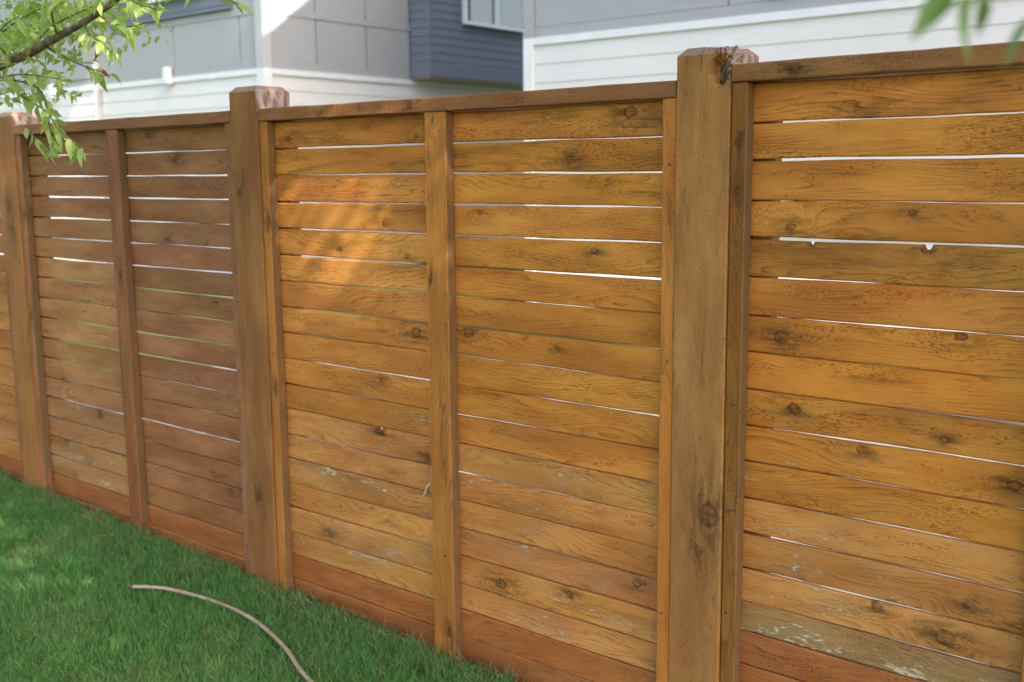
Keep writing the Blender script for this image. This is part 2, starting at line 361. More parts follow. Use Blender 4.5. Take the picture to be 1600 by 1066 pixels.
for p, P in enumerate(PAN):
    z = lines(0, P['g'], 0.0913, 20)
    xm = (P['x0'] + P['x1'])/2
    if p == 3: xm = -.5225
    segs = [(P['x0']+.004, xm-.001), (xm+.001, P['x1']-.004)]
    if p == 4: segs = segs[:1]
    if p == 0: segs = segs[1:]
    for si, (xa, xb) in enumerate(segs):
        top = P['cap'][0] - .003
        for k in range(20):
            base = gz((xa+xb)/2) - .06
            bot = z[k]; g = P['gaps'][k] if k < len(P['gaps']) else .001
            zt, zb = top, bot + g/2
            top = bot - g/2
            if zt < base + .03: break
            if zb < base: zb = base
            L, W = xb-xa, zt-zb; cx, cz = (xa+xb)/2, (zt+zb)/2
            ks = [q for q in KB if xa < q[0] < xb and zb < q[1] < zt]
            kk = [(q[0]-cx, q[1]-cz, q[2]) for q in ks]
            while len(kk) < 2:
                kk.append((random.uniform(-L/2, L/2), random.uniform(-W*.4, W*.4), random.choice((.004, .006, .008, .011))) if random.random() < .03 else (0, 0, 0))
            nt_ = [(q[0]-cx, q[2], q[3]) for q in NOTCH if xa < q[0] < xb and zb < q[1]-.004 < zt + .012 and q[1] > cz]
            low = max(0, (k-6)/10)
            if P['tone'] == 'p1':
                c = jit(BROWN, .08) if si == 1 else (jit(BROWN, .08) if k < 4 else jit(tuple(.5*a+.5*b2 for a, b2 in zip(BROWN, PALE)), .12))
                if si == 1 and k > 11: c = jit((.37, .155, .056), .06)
                mil, wr = .30, (.75*low if si == 0 else .15)
            elif P['tone'] == 'p0': c, mil, wr = jit((.46, .19, .045), .1), .4, .4*low
            elif P['tone'] == 'p2':
                c = jit(GOLD if si == 0 else ORANGE, .09); mil = .66 if k < 2 else .46; wr = .75*low
                if k >= 11: c = jit(tuple(.6*a+.4*b2 for a, b2 in zip(c, PALE)), .06)
            else:
                c = jit(ORANGE, .10); mil = .7 if k in (0, 4, 8) else .5; wr = .95*low
                if k == 4: c = jit((.48, .20, .04), .05)
                if k == 7: c = (.62, .22, .032)
                if k >= 11: c = jit(tuple(.5*a+.5*b2 for a, b2 in zip(c, PALE)), .06)
                if k == 14: c = (.36, .19, .065)
            kick = {'p0': 17, 'p1': 17, 'p2': 17, 'p3': 15}[P['tone']]
            if k >= kick: c, mil, wr = jit(RUST, .06), .35, .05
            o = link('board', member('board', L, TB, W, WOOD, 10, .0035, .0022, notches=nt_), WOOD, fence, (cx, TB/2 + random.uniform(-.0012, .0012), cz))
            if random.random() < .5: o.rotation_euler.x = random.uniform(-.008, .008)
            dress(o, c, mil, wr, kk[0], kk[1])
            if P['tone'] == 'p2' and nt_: o['label'] = 'board with a see-through knothole at its upper edge'
    # cap rail
    ca = P['cap']; L = P['x1']-P['x0']-.004
    knots = {2: ((-2.368-(P['x0']+P['x1'])/2, 0, .011), (-2.594-(P['x0']+P['x1'])/2, .01, .006)), 3: ((-1.131-(P['x0']+P['x1'])/2, 0, .013), (.4, 0, .008))}.get(p, ((-.5, 0, .006), (0, 0, 0)))
    o = link('cap_rail', member('cap_rail', L, .142, ca[1]-ca[0], ROUGH, 24, .003, .0016), ROUGH, fence, ((P['x0']+P['x1'])/2, -.043+.071, (ca[0]+ca[1])/2))
    dress(o, jit(CAPC, .05), .5, .1, *knots)
    # studs
    def stud(x0, x1, y0, y1, col, k1=(0, 0, 0), k2=(0, 0, 0), mil=.45, zlo=None):
        zb = gz((x0+x1)/2) - .08 if zlo is None else zlo; zt = ca[0]-.002
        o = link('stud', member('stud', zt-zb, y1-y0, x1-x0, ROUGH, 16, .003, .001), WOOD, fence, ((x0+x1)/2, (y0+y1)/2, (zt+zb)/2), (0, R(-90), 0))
        cz = (zt+zb)/2; cxx = (x0+x1)/2
        f = lambda k: (k[1]-cz, -(k[0]-cxx), k[2]) if k[2] else (0, 0, 0)
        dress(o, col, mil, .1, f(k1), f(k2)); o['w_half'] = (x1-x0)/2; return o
    sc = {0: BROWN, 1: BROWN, 2: STUDC, 3: (.33, .135, .03), 4: STUDC}[p]
    SK = {1: ((-4.80, 1.333, .012), (-4.815, .87, .012)), 2: ((-3.075, 1.341, .012), (-3.08, .75, .007)), 3: ((-1.271, 1.562, .008), (-1.268, 1.451, .009))}.get(p, ((0, 0, 0), (0, 0, 0)))
    if p != 0: stud(P['x0']+.001, P['x0']+.042, -.038, -.0015, jit(sc, .06), *SK)
    if p != 4: stud(P['x1']-.043, P['x1']-.001, -.038, -.0015, jit(sc if p != 2 else GOLD, .06))
    if p != 4 and p != 0:
        mk = {1: ((-4.042, 1.1, .012), (0, 0, 0)), 2: ((-2.302, 1.178, .010), (-2.255, .05, .012)), 3: ((-.51, .9, .01), (0, 0, 0))}[p]
        mc = {1: (.33, .125, .045), 2: (.48, .192, .036), 3: RUST}[p]
        stud(xm-.0435, xm+.0435, -.038, -.0015, mc, *mk)
    if p != 0: stud(P['x0']+.001, P['x0']+.090, TB+.0025, TB+.040, jit(BROWN, .05))
    if p != 4: stud(P['x1']-.043, P['x1']-.001, TB+.0025, TB+.040, jit(BROWN, .05))

def post(x0, x1, ztop, knots, col, mildew, broken=False, crack=None):
    """square post with eased arrises and a chamfered top; the split corner and the drying crack are cut into the surface"""
    W = x1-x0; D = .148; zb = gz((x0+x1)/2) - .12; L = ztop - zb; c = .0025
    # local X = up, local Z = -world X, local Y = depth
    per = []
    nf = 30
    for i in range(nf+1): per.append((-D/2, -W/2+c + (W-2*c)*i/nf))
    for i in range(9): per.append((-D/2+c + (D-2*c)*i/8, W/2))
    for i in range(9): per.append((D/2, W/2-c - (W-2*c)*i/8))
    for i in range(17): per.append((D/2-c - (D-2*c)*i/16, -W/2))
    if crack is not None:
        cz = -(crack - (x0+x1)/2)
        k = min(range(1, nf), key=lambda i: abs(per[i][1]-cz))
        per[k] = (per[k][0], cz)
        per[k-1] = (per[k-1][0], cz-.0016); per[k+1] = (per[k+1][0], cz+.0016)
    xs = [-L/2 + L*i/22 for i in range(19)]
    while xs[-1] < L/2 - .026: xs.append(min(xs[-1] + .006, L/2 - .024))
    ins = [0]*len(xs)
    for q, (dz, di) in enumerate(((.0195, 0.0), (.0012, .0175), (0, .0195), (-.0005, .03))): xs.append(L/2 - dz); ins.append(di)
    V = []; F = []; n = len(per); rs = random.Random(int(x0*100))
    for x, di in zip(xs, ins):
        s = 1 - 2*di/W
        for j, (py, pz) in enumerate(per):
            y, z_ = py*s, pz*s; dx = 0
            if crack is not None and j == k:
                d = L/2 - x
                if d < .062: y += .010*(1 - max(0, d-.02)/.045)
            if broken:
                # torn knot at the front corner on the +X side (local z = -W/2)
                d = math.hypot((x - (L/2 - .062))/.040, (pz + W/2 - .030)/.028) if py < -D/2+.03 else 9
                if d < 1:
                    a = (1-d*d)
                    y += (.020 + .010*math.sin(x*900+pz*1300) + .006*math.sin(x*2100-pz*700))*a
                d2 = abs((x-(L/2-.03)) - (pz+W/2-.02)*-1.3)
                if py < -D/2+.06 and pz < -W/2+.04 and x > L/2-.07:
                    y += .007*math.sin(x*760+pz*500)*(1 if py < -D/2+.001 else .4)
                    z_ += .004*math.sin(x*640+py*900)
                if di > 0 and pz < 0: dx = -.006*abs(math.sin(pz*210+py*130))
                # small black hole
                d3 = math.hypot((x-(L/2-.044))/.010, (pz-(-W/2+.041))/.010) if py < -D/2+.001 else 9
                if d3 < 1.2: y += .022*(1.2-d3)
            V.append((x+dx, y, z_))
    for i in range(len(xs)-1):
        for j in range(n): F.append((i*n+j, i*n+(j+1) % n, (i+1)*n+(j+1) % n, (i+1)*n+j))
    F.append(tuple(range(n-1, -1, -1))); F.append(tuple((len(xs)-1)*n+j for j in range(n)))
    o = link('post', mesh('post', V, F), ROUGH, fence, ((x0+x1)/2, -.045 + D/2, (ztop+zb)/2), (0, R(-90), 0))
    cz = (ztop+zb)/2; cx = (x0+x1)/2
    kk = [(q[1]-cz, -(q[0]-cx), q[2]) for q in knots] + [(0, 0, 0)]*2
    dress(o, col, mildew, .1, kk[0], kk[1])
    o['w_top'] = L/2; o['w_half'] = W/2
    return o
post(-6.59, -6.443, 1.79, [], jit(POSTC), .5)
post(-4.985, -4.840, 1.785, [(-4.925, 1.374, .012), (-4.914, 1.258, .012)], (.40, .165, .042), .55)
post(-3.256, -3.104, 1.803, [(-3.214, 1.439, .015), (-3.191, .329, .014)], (.34, .145, .045), .5)
pr = post(-1.440, -1.292, 1.797, [(-1.327, .625, .026), (-1.353, .525, .012)], (.43, .200, .058), .60, True, -1.371)
pr['label'] = 'post with a torn knot and drying crack at its top'
post(.248, .394, 1.80, [], jit(POSTC), .5)
# torn fibres on the split corner of that post
for i in range(7):
    o_ = Vector((random.uniform(-.006, .006), random.uniform(-.003, .002), random.uniform(-.006, .004)))
    pts = smooth_path([Vector((-1.322+.004*i, -.040, 1.703+.003*i)) + o_, Vector((-1.310+.002*i, -.047, 1.728)) + o_, Vector((-1.298, -.046, 1.755)) + o_*.6, Vector((-1.291, -.036, 1.778)) + o_*.4, Vector((-1.291, -.018, 1.792+.002*random.random()))], 3)
    v, f = tube_vf(pts, [.0010 + .0024*abs(math.sin(2.6*j/(len(pts)-1)+.3+i)) for j in range(len(pts))], 5)
    link('splinter', mesh('splinter', v, f, True), TORN, fence)
nv, nf_ = tube_vf([(0, -.0012, 0), (0, .002, 0)], [.0030, .0030], 8)
nail_me = mesh('nail', nv, nf_); nail_me.materials.append(IRON)
for sx_ in (-4.047, -2.2705, -.5225):
    for zz in (1.64, 1.21, .77, .33): link('nail', nail_me, None, fence, (sx_ + random.uniform(-.025, .025), -.0386, zz + random.uniform(-.04, .04)))
for sx_ in (-3.082, -1.462, -1.270, -4.818, -3.279):
    for zz in (1.45, .95, .42): link('nail', nail_me, None, fence, (sx_ + random.uniform(-.008, .008), -.0386, zz + random.uniform(-.1, .1)))
v, f = tube_vf([(-1.252, -.020, .650), (-1.266, -.050, .6505), (-1.267, -.062, .651)], [.0022, .0022, .0022], 6)
link('nail', mesh('nail', v, f), IRON, fence)
v, f = tube_vf(smooth_path([(-2.352, -.004, .520), (-2.362, -.010, .505), (-2.371, -.009, .487), (-2.378, -.012, .474)], 3), [.001, .002, .003, .0034, .0034, .0034, .003, .003, .002, .001], 5)
link('splinter', mesh('splinter', v, f), SPLINT, fence)

# ------------------------------------------------------------------ houses behind the fence
def lap_boards(parent, axis, a0, a1, face, z0, z1, exp, mat, sign=-1):
    """bevelled lap siding: each course is its own board. axis 'x': wall faces -Y at y=face; axis 'y': wall faces +X at x=face"""
    z = z1
    me = None
    k = 0
    while z > z0 + .02:
        zl = max(z - exp, z0)
        h = z - zl
        prof = [(.014, 0.0), (.005, h), (-.010, h), (-.010, 0.0)]
        V = []
        L = a1 - a0
        for e in (-L/2, L/2):
            for (o_, zz) in prof:
                V.append((e, -o_, zz) if axis == 'x' else (o_, e, zz))
        F = [(0, 1, 5, 4), (1, 2, 6, 5), (2, 3, 7, 6), (3, 0, 4, 7), (3, 2, 1, 0), (4, 5, 6, 7)]
        m_ = mesh('siding_board', V, F)
        c = Vector(((a0+a1)/2, face, zl)) if axis == 'x' else Vector((face, (a0+a1)/2, zl))
        link('siding_board', m_, mat, parent, c - parent.location)
        z = zl; k += 1
def window(parent, axis, a0, a1, face, z0, z1, split=True, curtain=False):
    t = .05
    def bx(nm, p0, p1, q0, q1, d0, d1, mat, par):
        if axis == 'x': return box(nm, p0, p1, face-d1, face-d0, q0, q1, mat, par)
        return box(nm, face+d0, face+d1, p0, p1, q0, q1, mat, par)
    wn = link('window', None, parent=parent); wn.empty_display_size = .1
    bpy.context.view_layer.update()
    P = parent.location
    wn.location = (0, 0, 0)
    def sub(nm, p0, p1, q0, q1, d0, d1, mat):
        o = bx(nm, p0, p1, q0, q1, d0, d1, mat, None); o.location = o.location - P; o.parent = wn
    sub('frame', a0, a1, z0, z0+t, .0, .07, VINYL); sub('frame', a0, a1, z1-t, z1, .0, .07, VINYL)
    sub('frame', a0, a0+t, z0+t, z1-t, .0, .068, VINYL); sub('frame', a1-t, a1, z0+t, z1-t, .0, .068, VINYL)
    am = (a0+a1)/2
    if split: sub('mullion', am-.035, am+.035, z0+t, z1-t, .005, .062, VINYL)
    sub('pane', a0+t, am-.035, z0+t, z1-t, .018, .024, GLASS); sub('pane', am+.035, a1-t, z0+t, z1-t, .030, .036, GLASS)

# house on the right
hb = thing('house', 'house with long cream lap siding below plain grey panels, beside white corner board', 'house', (-7.2, 6.56, 0))
XB0, XB1, YB = -7.2, 7.0, 6.56
box('wall', XB0+.02, XB1, YB+.02, 14.5, -.2, 7.0, GREY, hb)
lap_boards(hb, 'x', XB0+.12, XB1, YB, .10, 2.77, .187, CREAM)
box('trim_band', XB0+.12, XB1, YB-.034, YB+.019, 2.772, 2.845, WHITE, hb)
for i in range(6):
    xa = XB0+.12 + i*2.2; xb = min(xa+2.19, XB1)
    box('panel', xa+.004, xb, YB-.006, YB+.018, 2.95, 4.6, GREY, hb)
    box('panel', xa+.004, xb, YB-.004, YB+.018, 4.62, 6.8, GREY, hb)
box('batten', XB0+.12, XB1, YB-.014, YB+.018, 2.847, 2.945, GREY, hb)
box('corner_board', XB0, XB0+.115, YB-.045, YB+.05, -.1, 2.845, WHITE, hb)
box('corner_board', XB0, XB0+.115, YB-.045, YB+.05, 2.847, 6.9, GREY_TRIM, hb)
lap_boards(hb, 'x', XB0, XB0, YB, 0, 0, .2, CREAM)
def gable(parent, x0, x1, y0, y1, ze, slope, th, mat):
    ym = (y0+y1)/2; zr = ze + (ym-y0)*slope
    V = [(x, y, z) for x in (x0, x1) for (y, z) in ((y0, ze), (ym, zr), (y1, ze), (y1, ze-th), (ym, zr-th), (y0, ze-th))]
    F = [(0, 6, 7, 1), (1, 7, 8, 2), (2, 8, 9, 3), (3, 9, 10, 4), (4, 10, 11, 5), (5, 11, 6, 0), (5, 4, 1, 0), (4, 3, 2, 1), (6, 7, 10, 11), (7, 8, 9, 10)]
    me = mesh('roof', [Vector(v) - parent.location for v in V], F)
    return link('roof', me, mat, parent)
gable(hb, XB0-.02, XB1+.4, 5.3, 15.56, 6.84, .72, .18, ROOFM)
# triangular gable wall under the roof
V = [Vector(q) - hb.location for q in ((XB0+.03, 6.6, 6.95), (XB0+.03, 10.43, 10.2), (XB0+.03, 14.4, 6.95), (XB0+.2, 6.6, 6.95), (XB0+.2, 10.43, 10.2), (XB0+.2, 14.4, 6.95))]
link('gable_wall', mesh('gable_wall', V, [(0, 1, 2), (5, 4, 3), (0, 3, 4, 1), (1, 4, 5, 2), (2, 5, 3, 0)]), GREY, hb)
box('wall_vent', -4.42, -4.18, YB-.075, YB-.007, 2.98, 3.14, GREY_TRIM, hb, .012)

# house on the left
ha = thing('house', 'pale grey panelled house with slate-blue bay window above cream siding', 'house', (-11.54, 6.61, 0))
XA, YA = -11.54, 6.61
box('wall', -15.42, XA-.02, YA+.02, 16.0, -.2, 7.0, GREY, ha)
box('wall', -24.0, -15.424, YA-.08, 16.0, -.2, 7.0, GREY, ha)
lap_boards(ha, 'x', -15.41, XA-.10, YA, .10, 2.77, .187, CREAM)
lap_boards(ha, 'x', -24.0, -15.43, YA-.10, .10, 2.77, .187, CREAM)
lap_boards(ha, 'y', YA+.10, 16.0, XA, .10, 2.77, .187, CREAM)
box('trim_band', -15.41, XA-.10, YA-.034, YA+.019, 2.772, 2.845, WHITE, ha)
box('trim_band', -24.0, -15.43, YA-.134, YA-.081, 2.772, 2.845, WHITE, ha)
box('trim_band', XA-.019, XA+.034, YA+.10, 15.9, 2.772, 2.845, WHITE, ha)
for (xa, xb) in ((-15.41, -13.50), (-13.47, -12.02), (-11.99, -11.64)):
    box('panel', xa, xb, YA-.010, YA+.018, 2.95, 3.53, GREY, ha)
    box('panel', xa, xb, YA-.010, YA+.018, 3.62, 6.8, GREY, ha)
for (xa, xb) in ((-20.2, -17.4), (-17.37, -15.43)):
    box('panel', xa, xb, YA-.112, YA-.081, 2.95, 3.53, GREY, ha)
    box('panel', xa, xb, YA-.112, YA-.081, 3.62, 6.8, GREY, ha)
for (ya, yb) in ((6.71, 7.47), (7.50, 8.38), (8.41, 9.25), (11.9, 14.0)):
    box('panel', XA-.018, XA+.010, ya, yb, 2.95, 3.53, GREY, ha)
    box('panel', XA-.018, XA+.010, ya, yb, 3.62, 6.8, GREY, ha)
box('batten', -15.41, XA-.10, YA-.020, YA+.018, 3.532, 3.618, GREY_TRIM, ha)
box('batten', -15.41, XA-.10, YA-.016, YA+.018, 2.847, 2.948, GREY_TRIM, ha)
box('batten', -24, -15.43, YA-.122, YA-.081, 3.532, 3.618, GREY_TRIM, ha)
box('batten', XA-.018, XA+.020, YA+.10, 15.9, 3.532, 3.618, GREY_TRIM, ha)
box('batten', XA-.018, XA+.016, YA+.10, 15.9, 2.847, 2.948, GREY_TRIM, ha)
box('corner_board', XA-.095, XA+.045, YA-.045, YA+.095, -.1, 2.845, WHITE, ha)
box('corner_board', XA-.095, XA+.045, YA-.045, YA+.095, 2.847, 6.75, PALE_TRIM, ha)
# slate-blue bay on the side wall
bay = link('bay', None, parent=ha)
BX, BY0, BY1, BZ = -11.12, 9.25, 13.2, 2.86
def under(o, par):
    o.parent = par; return o
def pbox(nm, x0, x1, y0, y1, z0, z1, mat, bev=0):
    o = box(nm, x0, x1, y0, y1, z0, z1, mat, None, bev); o.location -= ha.location; o.parent = bay; return o
pbox('bay_wall', XA+.05, BX-.02, BY0+.02, BY1, BZ+.012, 6.6, SLATE)
pbox('soffit', XA+.05, BX-.002, BY0+.002, BY1, BZ-.012, BZ+.010, SOFFIT)
class _P: pass
bayp = _P()
def lap2(axis, a0, a1, face, z0, z1, exp, mat):
    before = set(bpy.data.objects)
    lap_boards(ha, axis, a0, a1, face, z0, z1, exp, mat)
    for o in set(bpy.data.objects) - before: o.parent = bay
lap2('y', BY0+.045, BY1, BX, 3.06, 6.4, .118, SLATE)
lap2('x', XA+.05, BX-.04, BY0, 3.06, 6.4, .118, SLATE)
pbox('trim_band', BX-.019, BX+.026, BY0+.045, BY1, BZ+.012, 3.058, SLATE)
pbox('trim_band', XA+.05, BX-.04, BY0-.026, BY0+.018, BZ+.012, 3.058, SLATE)
pbox('corner_board', BX-.035, BX+.030, BY0-.030, BY0+.040, BZ+.012, 6.4, SLATE)
window(ha, 'y', 9.93, 11.40, BX+.022, 3.66, 5.1)
# slate-blue cladding with a window on the front
before = set(bpy.data.objects)
box('backing', -15.0, -12.10, YA-.05, YA-.012, 3.625, 6.5, SLATE, ha)
lap_boards(ha, 'x', -15.0, -12.10, YA-.06, 3.63, 6.4, .118, SLATE)
window(ha, 'x', -13.92, -12.62, YA-.082, 3.86, 5.2)
for (cx, cy, cz) in ((-13.57, YA, 2.86), (-16.55, YA-.10, 2.80)):
    box('wall_light', cx-.065, cx+.065, cy-.13, cy-.036, cz-.12, cz+.12, WHITE, ha, .02)
gable(ha, -24.4, XA+.12, 5.35, 16.9, 6.85, .5, .18, ROOFM)

# ------------------------------------------------------------------ garden hose
def hose_mat():
    b = NB('worn_tan_hose'); co = b.n('ShaderNodeTexCoord').outputs['Object']
    n1 = b.noise(co, 60, 4.0, 0.7); n2 = b.noise(co, 9, 3.0)
    c = b.mix(b.step(n2, 0.38, 0.62), (0.34, 0.22, 0.13), (0.42, 0.31, 0.22))
    c = b.mix(b.step(n1, 0.5, 0.7, 0, 0.55), c, (0.20, 0.19, 0.20))
    return b.done(b.bsdf(c, 0.5, b.bump(n1, 0.3, 0.001), 0.4))
hp = [(-3.455, -.424), (-3.333, -.359), (-3.145, -.302), (-2.918, -.309), (-2.67, -.373), (-2.495, -.44), (-2.353, -.493), (-2.15, -.60), (-1.9, -.80), (-1.6, -1.15), (-1.4, -1.7)]
pts = smooth_path([(x, y, gz(x)+.038+.006*math.sin(i*2.1)) for i, (x, y) in enumerate(hp)], 10)
v, f = tube_vf(pts, [.0070]*len(pts), 12)
hose = tag(link('garden_hose', mesh('garden_hose', v, f, True), hose_mat()), 'thin faded tan garden hose curving across the lawn', 'hose')

hv, hf = tube_vf([pts[0] + (pts[0]-pts[1]).normalized()*.012, pts[0], pts[1]], [.0078, .0080, .0078], 12)
link('hose_end', mesh('hose_end', hv, hf, True), simple('dark_hose_end', (0.09, 0.08, 0.085), 0.5, 0.3, 40), hose)

# ------------------------------------------------------------------ trees
def leaf_mesh(name, fold=0.25, curl=0.25, L=1.0, W=0.44):
    st = [(0, .02), (.12, .55), (.35, 1.0), (.6, .86), (.82, .42), (1.0, 0.0)]
    V = []; F = []
    for (t, hw) in st:
        zc = -curl*t*t*L
        V += [(t*L, -hw*W/2, zc + fold*hw*W/2), (t*L, 0, zc), (t*L, hw*W/2, zc + fold*hw*W/2)]
    for i in range(len(st)-1):
        a = i*3
        F += [(a, a+3, a+4, a+1), (a+1, a+4, a+5, a+2)]
    return mesh(name, V, F, True)
LM = [leaf_mesh('leaf', f_, c_, 1, w_) for f_, c_, w_ in ((.3, .2, .46), (.5, .45, .40), (.15, -.1, .5), (.6, .7, .36))]
for q in LM: q.materials.append(LEAF)
LMD = [leaf_mesh('leaf', f_, c_, 1, w_) for f_, c_, w_ in ((.3, .3, .42), (.5, .5, .38))]
for q in LMD: q.materials.append(LEAF_D)
LMR = leaf_mesh('leaf', .9, 1.0, 1, .6); LMR.materials.append(LEAF_R)
def leaf_mass(name, pos, size, mat, parent, down=0.35):
    """many leaf-sized folded faces as one mesh"""
    n = len(pos)
    base = np.array([(0, 0, 0), (.45, -.24, .07), (.45, 0, 0), (.45, .24, .07), (1, 0, -.15)], float)
    d = RNG.normal(size=(n, 3)); d[:, 2] -= down; d /= np.linalg.norm(d, axis=1)[:, None]
    up = RNG.normal(size=(n, 3)) * .6 + np.array([0, 0, 1.0]); s = np.cross(up, d); s /= np.linalg.norm(s, axis=1)[:, None]
    t = np.cross(d, s); sz = size * RNG.uniform(.7, 1.25, n)
    V = pos[:, None, :] + sz[:, None, None]*(base[None, :, 0:1]*d[:, None, :] + base[None, :, 1:2]*s[:, None, :] + base[None, :, 2:3]*t[:, None, :])
    me = bpy.data.meshes.new(name)
    fb = np.array([(0, 1, 2), (1, 4, 2), (0, 2, 3), (2, 4, 3)])
    F = (np.arange(n)[:, None, None]*5 + fb[None]).reshape(-1)
    me.vertices.add(n*5); me.vertices.foreach_set('co', V.reshape(-1).astype(np.float32))
    me.loops.add(len(F)); me.loops.foreach_set('vertex_index', F.astype(np.int32))
    nf = len(F)//3
    me.polygons.add(nf); me.polygons.foreach_set('loop_start', np.arange(0, nf*3, 3, dtype=np.int32)); me.polygons.foreach_set('loop_total', np.full(nf, 3, np.int32))
    me.update(calc_edges=True)
    o = link(name, me, mat, parent); o['kind'] = 'stuff'; return o
def branch(parent, name, pts, r0_, r1_, mat, n=8):
    pts = smooth_path(pts, 4); k = len(pts)
    v, f = tube_vf(pts, [(r0_ + (r1_-r0_)*i/(k-1))*(1+.10*math.sin(i*2.3)) for i in range(k)], n)
    P = parent.location
    return link(name, mesh(name, [q - P for q in v], f, True), mat, parent)
def put_leaf(parent, me, p, d, size, roll_):
    o = bpy.data.objects.new('leaf', me); COL.objects.link(o); o.parent = parent
    d = Vector(d).normalized(); q = d.to_track_quat('X', 'Z')
    o.rotation_mode = 'QUATERNION'; o.rotation_quaternion = q @ Matrix.Rotation(roll_, 3, 'X').to_quaternion()
    o.location = Vector(p) - parent.location; o.scale = (size, size, size); return o

# the young tree whose branch leans over the lawn
yt = thing('young_tree', 'leafy tree branch with small bright green leaves hanging before the cap rail', 'tree', (-4.25, -.95, gz(-4.25)))
branch(yt, 'trunk', [(-4.25, -.95, -.1), (-4.23, -.94, .7), (-4.27, -.97, 1.4), (-4.2, -.93, 2.2), (-4.22, -.9, 3.2)], .055, .03, BARK, 10)
limb = branch(yt, 'limb', [(-4.21, -.94, 1.55), (-3.85, -.86, 1.72), (-3.46, -.75, 1.842), (-3.30, -.74, 1.868), (-3.16, -.75, 1.89), (-3.06, -.75, 1.908), (-2.97, -.75, 1.925), (-2.88, -.75, 1.945), (-2.74, -.75, 1.985), (-2.5, -.72, 2.12)], .0175, .006, BARK, 10)
twigs = [  # polylines in world space, leaves per twig, droop
 ([(-3.42, -.74, 1.80), (-3.33, -.70, 1.77), (-3.24, -.72, 1.70), (-3.15, -.75, 1.65), (-3.05, -.76, 1.605), (-2.97, -.76, 1.575)], 24, 1.0),
 ([(-3.26, -.72, 1.70), (-3.22, -.73, 1.645), (-3.19, -.74, 1.59)], 8, .9),
 ([(-3.45, -.78, 1.80), (-3.25, -.80, 1.80), (-3.10, -.80, 1.785), (-2.96, -.80, 1.765)], 26, .5),
 ([(-3.46, -.70, 1.76), (-3.38, -.68, 1.72), (-3.30, -.66, 1.68)], 14, .7),
 ([(-2.95, -.75, 1.93), (-2.88, -.78, 1.89), (-2.80, -.79, 1.86), (-2.75, -.79, 1.83)], 16, .7),
 ([(-2.88, -.75, 1.95), (-2.78, -.77, 1.91), (-2.66, -.79, 1.89), (-2.58, -.79, 1.88)], 13, .4),
 ([(-2.74, -.75, 1.985), (-2.66, -.76, 1.95), (-2.58, -.77, 1.93), (-2.52, -.77, 1.915)], 14, .4),
 ([(-3.2, -.75, 1.89), (-3.15, -.68, 1.84), (-3.06, -.66, 1.81), (-2.98, -.66, 1.79)], 16, .7),
 ([(-3.4, -.75, 1.86), (-3.32, -.82, 1.90), (-3.22, -.85, 1.93), (-3.1, -.86, 1.95)], 24, .3),
 ([(-3.3, -.74, 1.87), (-3.24, -.70, 1.94), (-3.15, -.66, 1.98), (-3.0, -.65, 2.0)], 26, .3),
 ([(-3.1, -.75, 1.90), (-3.03, -.80, 1.96), (-2.94, -.82, 1.99), (-2.84, -.82, 2.0)], 22, .3),
 ([(-3.44, -.80, 1.93), (-3.34, -.86, 1.97), (-3.2, -.90, 2.0)], 20, .3),
 ([(-2.62, -.74, 2.04), (-2.48, -.72, 1.985), (-2.38, -.70, 1.945), (-2.31, -.70, 1.92)], 10, .4),
 ([(-3.5, -.66, 1.66), (-3.46, -.64, 1.60), (-3.43, -.63, 1.56)], 7, .8),
 ([(-3.5, -.8, 1.88), (-3.42, -.86, 1.83), (-3.3, -.88, 1.80)], 16, .5),
 ([(-3.5, -.72, 1.95), (-3.40, -.68, 2.0), (-3.28, -.64, 2.03)], 22, .3),
]
nleaf = 0
for (pl, cnt, droop) in twigs:
    sp = smooth_path(pl, 5)
    branch(yt, 'twig', pl, .0034, .0012, TWIG, 5)
    for i in range(cnt):
        t = (i + random.random()*.6)/cnt; q = t*(len(sp)-1); a = int(q); p = sp[a].lerp(sp[min(a+1, len(sp)-1)], q-a)
        tan = (sp[min(a+1, len(sp)-1)] - sp[max(a-1, 0)]).normalized()
        side = Vector((random.gauss(0, 1), random.gauss(0, .8), random.gauss(0, .8))).normalized()
        d = tan*.8 + side*.75 + Vector((0, 0, -droop*random.uniform(.3, 1.1)))
        put_leaf(yt, random.choice(LM), p + side*.004, d, random.uniform(.036, .062), random.uniform(-.9, .9)); nleaf += 1
put_leaf(yt, LMR, (-2.865, -.77, 1.845), (.3, .2, -1), .026, .4)['label'] = 'rusty red withered leaf'
put_leaf(yt, LMR, (-2.835, -.77, 1.79), (.5, .2, -1), .022, 1.4)['label'] = 'brown withered leaf'
def spray(n, lo, hi, thin):
    p = RNG.uniform(size=(n*3, 3))*(np.array(hi)-np.array(lo)) + np.array(lo)
    k = (p[:, 0]-lo[0])/(hi[0]-lo[0])
    cl = np.sin(p[:, 0]*23+p[:, 2]*11) + np.sin(p[:, 2]*31-p[:, 1]*17)
    return p[(RNG.random(n*3) > k*thin) & (cl > -.6)][:n]
ex = np.vstack([spray(1350, (-3.9, -.76, 1.90), (-2.92, -.40, 2.16), .9), spray(200, (-3.8, -.80, 1.74), (-3.2, -.55, 1.88), .8), spray(90, (-3.0, -.85, 1.93), (-2.70, -.70, 2.08), .7)])
leaf_mass('leaves', ex - np.array(yt.location), .036, LEAF, yt, .6)
